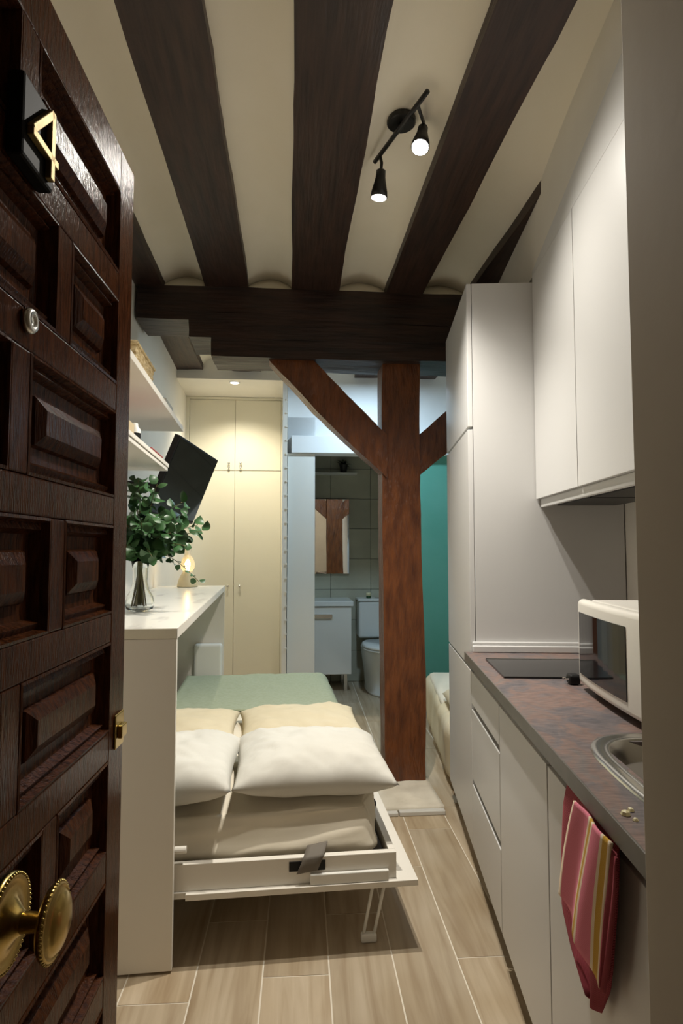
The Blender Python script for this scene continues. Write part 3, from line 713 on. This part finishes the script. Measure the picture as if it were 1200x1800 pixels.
# vase with eucalyptus
VX, VY = -.500, 2.56
vz = DH+.001
solo('glass_vase', 'clear glass vase with a rounded base on the desk', 'vase', L, (VX, VY, vz),
     MB().lathe((VX, VY, vz), [(.030, 0), (.052, .010), (.058, .032), (.052, .058), (.036, .085), (.028, .120), (.030, .170), (.040, .215), (.038, .215), (.027, .170), (.025, .120), (.033, .085), (.048, .058), (.054, .032), (.048, .014), (.002, .010)], 32), 'clear_glass', smooth=True)
eu = thing('eucalyptus_bunch', 'bunch of dark green eucalyptus stems in the glass vase', 'plant', L, (VX, VY, vz+.02))
lm_all = []
for q in range(4):
    mb = MB(); ln = (.046, .050, .042, .054)[q]; wd = (.044, .048, .042, .046)[q]
    def lf(u, v, ln=ln, wd=wd, q=q):
        y_ = v*ln; hw = wd/2*math.sin(math.pi*min(1, v**.75*.98+.02))**.6
        x_ = (u-.5)*2*hw; return Vector((x_, y_, -.006*math.sin(math.pi*v)*(q-1)-abs(x_)*.35-.10*y_*v))
    mb.sheet(2, 5, lf)
    ob = mesh_obj('leaf', mb, 'leaf_green', (0, 0, 0), smooth=True); lm_all.append(ob.data); bpy.data.objects.remove(ob)
rs = random.Random(11)
nstem = 17; leaves = 0
targets = [(-.25, 2.46, 1.37), (-.30, 2.40, 1.31), (-.31, 2.44, 1.44), (-.34, 2.62, 1.50), (-.42, 2.44, 1.55), (-.50, 2.48, 1.57), (-.54, 2.60, 1.58), (-.60, 2.42, 1.46), (-.36, 2.40, 1.36),
           (-.42, 2.36, 1.27), (-.52, 2.34, 1.30), (-.60, 2.50, 1.36), (-.28, 2.60, 1.40), (-.45, 2.70, 1.42), (-.38, 2.34, 1.42), (-.265, 2.52, 1.17), (-.47, 2.40, 1.40)]
for si, tg in enumerate(targets):
    tg = Vector(tg); neck = Vector((VX+rs.uniform(-.012, .012), VY+rs.uniform(-.012, .012), vz+.20)); bot = Vector((VX+rs.uniform(-.03, .03), VY+rs.uniform(-.03, .03), vz+.02))
    pts = []
    ctrl = neck+Vector(((tg.x-neck.x)*.30, (tg.y-neck.y)*.30, max(.10, (tg.z-neck.z)*.75)))
    for k in range(3): pts.append(bot.lerp(neck, k/3))
    for k in range(11):
        t = k/10; pts.append(neck*(1-t)**2+ctrl*2*t*(1-t)+tg*t*t)
    part(eu, 'stem', MB().tube(pts, [.0028]*4+[.0024]*5+[.0014]*5, 5), 'stem_green', smooth=True)
    nl = 17
    for k in range(nl):
        t = .22+.78*k/(nl-1); f_ = 3+t*10; i = min(int(f_), len(pts)-2); p = pts[i].lerp(pts[i+1], f_-i); d = (pts[i+1]-pts[i]).normalized()
        sd = d.orthogonal().normalized(); sd.rotate(Matrix.Rotation(k*2.4+si, 3, d))
        dr = (sd+d*.45+Vector((0, 0, rs.uniform(-.4, .3)))).normalized()
        up = Vector((rs.uniform(-.3, .7), rs.uniform(-1.3, .1), rs.uniform(.3, 1))); x_ = dr.cross(up).normalized(); z_ = x_.cross(dr).normalized()
        mt_ = Matrix((x_, dr, z_)).transposed().to_4x4(); s_ = lerp(1.5, .85, t)*rs.uniform(.8, 1.15)*(.55 if si == 15 else 1)
        mt_ = Matrix.Translation(p+dr*.004-BASE[eu.name]) @ mt_ @ Matrix.Scale(s_, 4)
        o = bpy.data.objects.new('leaf', lm_all[rs.randrange(4)]); COL.objects.link(o); o.parent = eu; o.matrix_local = mt_; leaves += 1
part(eu, 'twine', MB().lathe((VX, VY, vz+.205), [(.023, 0), (.025, .004), (.023, .010)], 18, cap=False), 'twine', smooth=True)
# table lamp
LX, LY = -.512, 4.17
lp = thing('table_lamp', 'small glowing table lamp at the far end of the desk', 'lamp', L, (LX, LY, vz))
part(lp, 'base', MB().lathe((LX, LY, vz), [(.066, 0), (.068, .006), (.060, .040), (.045, .075), (.032, .098), (.028, .104)], 28), 'ceramic_cream', smooth=True)
part(lp, 'glass_shade', MB().lathe((LX, LY, vz), [(.030, .104), (.044, .122), (.047, .150), (.038, .180), (.022, .205), (.018, .225), (.026, .245), (.026, .262), (.012, .278)], 28, cap=False), 'lamp_glass', smooth=True)
part(lp, 'bulb', MB().lathe((LX, LY, vz), [(.006, .108), (.010, .125), (.014, .150), (.010, .168), (.003, .178)], 16), 'filament', smooth=True)
lamp('table_lamp_light', 'POINT', wp(L, LX, LY, vz+.15), 1.6, (1, .62, .26), shadow_soft_size=.015)

# ================================================================== WARDROBE
WY = 5.58
wd_ = thing('wardrobe', 'built-in cream wardrobe under the recessed light', 'wardrobe', B, (-.5, 5.8, 0))
part(wd_, 'body', bx(-.938, -.064, WY+.022, 6.14, 0, 2.678), 'cabinet_cream')
part(wd_, 'frame', MB().box(-.938, -.905, WY-.004, WY+.021, 0, 2.678).box(-.080, -.064, WY-.004, WY+.021, 0, 2.678).box(-.905, -.080, WY-.004, WY+.021, 2.655, 2.678), 'cabinet_cream', bevel=.002)
for (x0, x1, s_) in ((-.903, -.4965, 1), (-.4935, -.082, -1)):
    for (z0, z1, kz_) in ((.06, 2.004, .97), (2.010, 2.652, 2.072)):
        d_ = part(wd_, 'door', bx(x0, x1, WY, WY+.020, z0, z1), 'cabinet_cream', bevel=.002)
        kx = -.495-.052*s_
        mbk = MB().lathe((kx, WY, kz_), [(.008, 0), (.006, -.010), (.011, -.016), (.011, -.022), (.006, -.026)], 14, 'y')
        if kz_ > 1.5: mbk.tube([(kx, WY-.018, kz_-.008), (kx, WY-.018, kz_-.028)], .003).lathe((kx, WY-.018, kz_-.046), [(.003, .018), (.010, .010), (.010, 0), (.004, -.006)], 12)
        part(d_, 'knob', mbk, 'steel', smooth=True)
dl = thing('recessed_downlight', 'round recessed downlight above the wardrobe', 'light', B, (-.46, 5.08, 2.668))
part(dl, 'ring', MB().lathe((-.46, 5.08, 2.679), [(.045, 0), (.045, -.006), (.036, -.006), (.036, 0)], 28, cap=False), 'paper_white', smooth=True)
part(dl, 'lens', MB().lathe((-.46, 5.08, 2.679), [(.035, 0), (.035, -.003)], 28), 'downlight_lens')
cl_ = thing('ceiling_lamp', 'flat cool-white ceiling lamp hidden behind the girder', 'lamp', B, (.646, 4.42, 2.71))
part(cl_, 'housing', MB().lathe((.646, 4.42, 2.711), [(.10, .0), (.10, .031)], 32), 'paper_white')
part(cl_, 'diffuser', MB().lathe((.646, 4.42, 2.703), [(.09, 0), (.094, .0075)], 32), 'cool_lens')

# ================================================================== BATHROOM
va = thing('vanity_unit', 'glossy white bathroom vanity cabinet with a washbasin top', 'vanity', B, (.28, 5.88, 0))
part(va, 'body', bx(.012, .572, 5.690, 6.10, .155, .772), 'white_lacquer', bevel=.002)
dv = part(va, 'door', bx(.014, .570, 5.668, 5.688, .157, .768), 'white_lacquer', bevel=.003)
part(dv, 'handle', bx(.10, .395, 5.655, 5.667, .665, .705), 'steel', bevel=.003, label='flat metal handle')
part(va, 'basin_top', bx(.010, .588, 5.655, 6.102, .774, .822), 'toilet_white', bevel=.006, seg=3)
for xx in (.04, .52):
    for yy in (5.72, 6.05): part(va, 'leg', bx(xx-.017, xx+.017, yy-.017, yy+.017, 0, .155), 'steel', bevel=.003)
to = thing('toilet', 'white close-coupled toilet half hidden by the post', 'toilet', B, (.85, 5.7, 0))
TX = .855
def oval(prof, n=36, yb=5.98):
    vs = []; fs = []
    for wx, y0, y1, z_ in prof:
        for i in range(n):
            t = 2*math.pi*i/n; c_, s_ = math.cos(t), math.sin(t); ex_ = 2.6 if s_ > 0 else 2.1
            vs.append((TX+wx*abs(c_)**(2/ex_)*math.copysign(1, c_), (y0+y1)/2+(y1-y0)/2*abs(s_)**(2/ex_)*math.copysign(1, s_), z_))
    for k in range(len(prof)-1):
        for i in range(n): j = (i+1) % n; fs.append((k*n+i, k*n+j, k*n+n+j, k*n+n+i))
    fs.append(tuple(range(n))[::-1]); fs.append(tuple((len(prof)-1)*n+i for i in range(n)))
    return MB().add(vs, fs)
part(to, 'bowl', oval([(.150, 5.40, 6.05, 0), (.152, 5.385, 6.05, .02), (.145, 5.40, 6.05, .03), (.155, 5.375, 6.05, .15), (.178, 5.33, 6.05, .30), (.188, 5.30, 6.05, .385), (.186, 5.31, 6.04, .398)]), 'toilet_white', smooth=True)
part(to, 'seat', oval([(.190, 5.295, 5.86, .400), (.194, 5.290, 5.86, .405), (.194, 5.290, 5.86, .414), (.190, 5.295, 5.86, .418)]), 'toilet_white', smooth=True)
part(to, 'lid', oval([(.190, 5.293, 5.86, .421), (.195, 5.287, 5.86, .426), (.193, 5.290, 5.86, .440), (.180, 5.305, 5.855, .447)]), 'toilet_white', smooth=True)
part(to, 'cistern', bx(.662, 1.048, 5.875, 6.098, .452, .800), 'toilet_white', bevel=.02, seg=4)
part(to, 'cistern_lid', bx(.655, 1.055, 5.868, 6.10, .801, .824), 'toilet_white', bevel=.006, seg=3)
part(to, 'flush_button', MB().lathe((.855, 5.98, .8245), [(.028, 0), (.028, .006), (.02, .007)], 24), 'chrome')
sp_ = thing('soap_dispenser', 'small cream-capped bottle on the toilet cistern', 'bottle', B, (.77, 5.95, .8245))
part(sp_, 'body', MB().lathe((.765, 5.95, .8247), [(.020, 0), (.022, .004), (.022, .018), (.018, .022)], 18), 'leaf_green', smooth=True)
part(sp_, 'cap', MB().lathe((.765, 5.95, .8247), [(.023, .022), (.023, .052), (.020, .054)], 18), 'soap', smooth=True)
mi = thing('bathroom_mirror', 'frameless bathroom mirror above the vanity', 'mirror', B, (.3, 6.09, 1.06))
part(mi, 'backing', bx(.02, .589, 6.080, 6.1025, 1.057, 1.793), 'black_plastic')
part(mi, 'glass', bx(.02, .589, 6.076, 6.0798, 1.057, 1.793), 'mirror_glass')
solo('bathroom_shelf', 'narrow pale shelf high on the bathroom wall', 'shelf', B, (.3, 6.05, 2.035), bx(.02, .66, 5.975, 6.1025, 2.035, 2.05), 'paper_white', bevel=.002)
pp = thing('potted_plant', 'dark potted plant on the high bathroom shelf', 'plant', B, (.53, 6.03, 2.0505))
part(pp, 'pot', MB().lathe((.53, 6.035, 2.0507), [(.030, 0), (.042, .080), (.044, .086), (.038, .086), (.034, .070)], 20), 'pot_dark', smooth=True)
rp = random.Random(3)
for k in range(26):
    t = k*2.4; el = rp.uniform(.15, 1.25); dr = Vector((math.cos(t)*math.cos(el), math.sin(t)*math.cos(el)*.55, math.sin(el))); ln = rp.uniform(.07, .115)
    base_ = Vector((.53, 6.03, 2.125)); sd = dr.cross(Vector((0, 0, 1))).normalized()*.014
    mb = MB().sheet(2, 4, lambda u, v: base_+dr*ln*v+sd*(2*u-1)*math.sin(math.pi*(v*.9+.1))-Vector((0, 0, .03*v*v)))
    part(pp, 'leaf', mb, 'plant_dark', smooth=True)

# ================================================================== CEILING SPOTLIGHT
ZC = 2.858
fx = thing('spotlight_bar', 'black two-head ceiling spotlight bar with lit bulbs', 'light', B, (.396, 2.11, ZC-.02))
part(fx, 'canopy', MB().lathe((.396, 2.114, ZC), [(.052, 0), (.052, -.018), (.048, -.022)], 32), 'black_metal', smooth=False)
e0, e1 = Vector((.448, 1.916, ZC-.045)), Vector((.325, 2.300, ZC-.045))
part(fx, 'bar', MB().tube([e0, e1], .0085, 12), 'black_metal', smooth=True)
part(fx, 'bar_mount', MB().lathe((.392, 2.112, ZC-.045), [(.012, .0), (.012, .030)], 14), 'black_metal')
def toB(p): return Vector((p.x*math.cos(B)-p.y*math.sin(B), p.x*math.sin(B)+p.y*math.cos(B), p.z))
def head(mouth_w, aim_w, lens, joint):
    mo = toB(mouth_w); ai = toB(aim_w)
    def cyl(prof, n=24, cap=True):
        mb = MB().lathe((0, 0, 0), prof, n, cap=cap); q = (-ai).to_track_quat('Z', 'Y').to_matrix()
        return mb.xf(lambda p: mo+q @ p)
    h = part(fx, 'lamp_head', cyl([(.033, 0), (.031, .020), (.024, .050), (.019, .075), (.018, .100), (.012, .104)]), 'black_metal', smooth=True)
    part(h, 'lens', cyl([(.029, -.003), (.029, -.001)]), lens)
    part(fx, 'joint', MB().tube([mo-ai*.10, mo-ai*.13, joint], .006, 10), 'black_metal', smooth=True)
head(HEAD1, AIM1, 'spot_lens_dim', Vector((.339, 2.258, ZC-.045)))
head(HEAD2, AIM2, 'spot_lens', Vector((.430, 1.985, ZC-.045)))
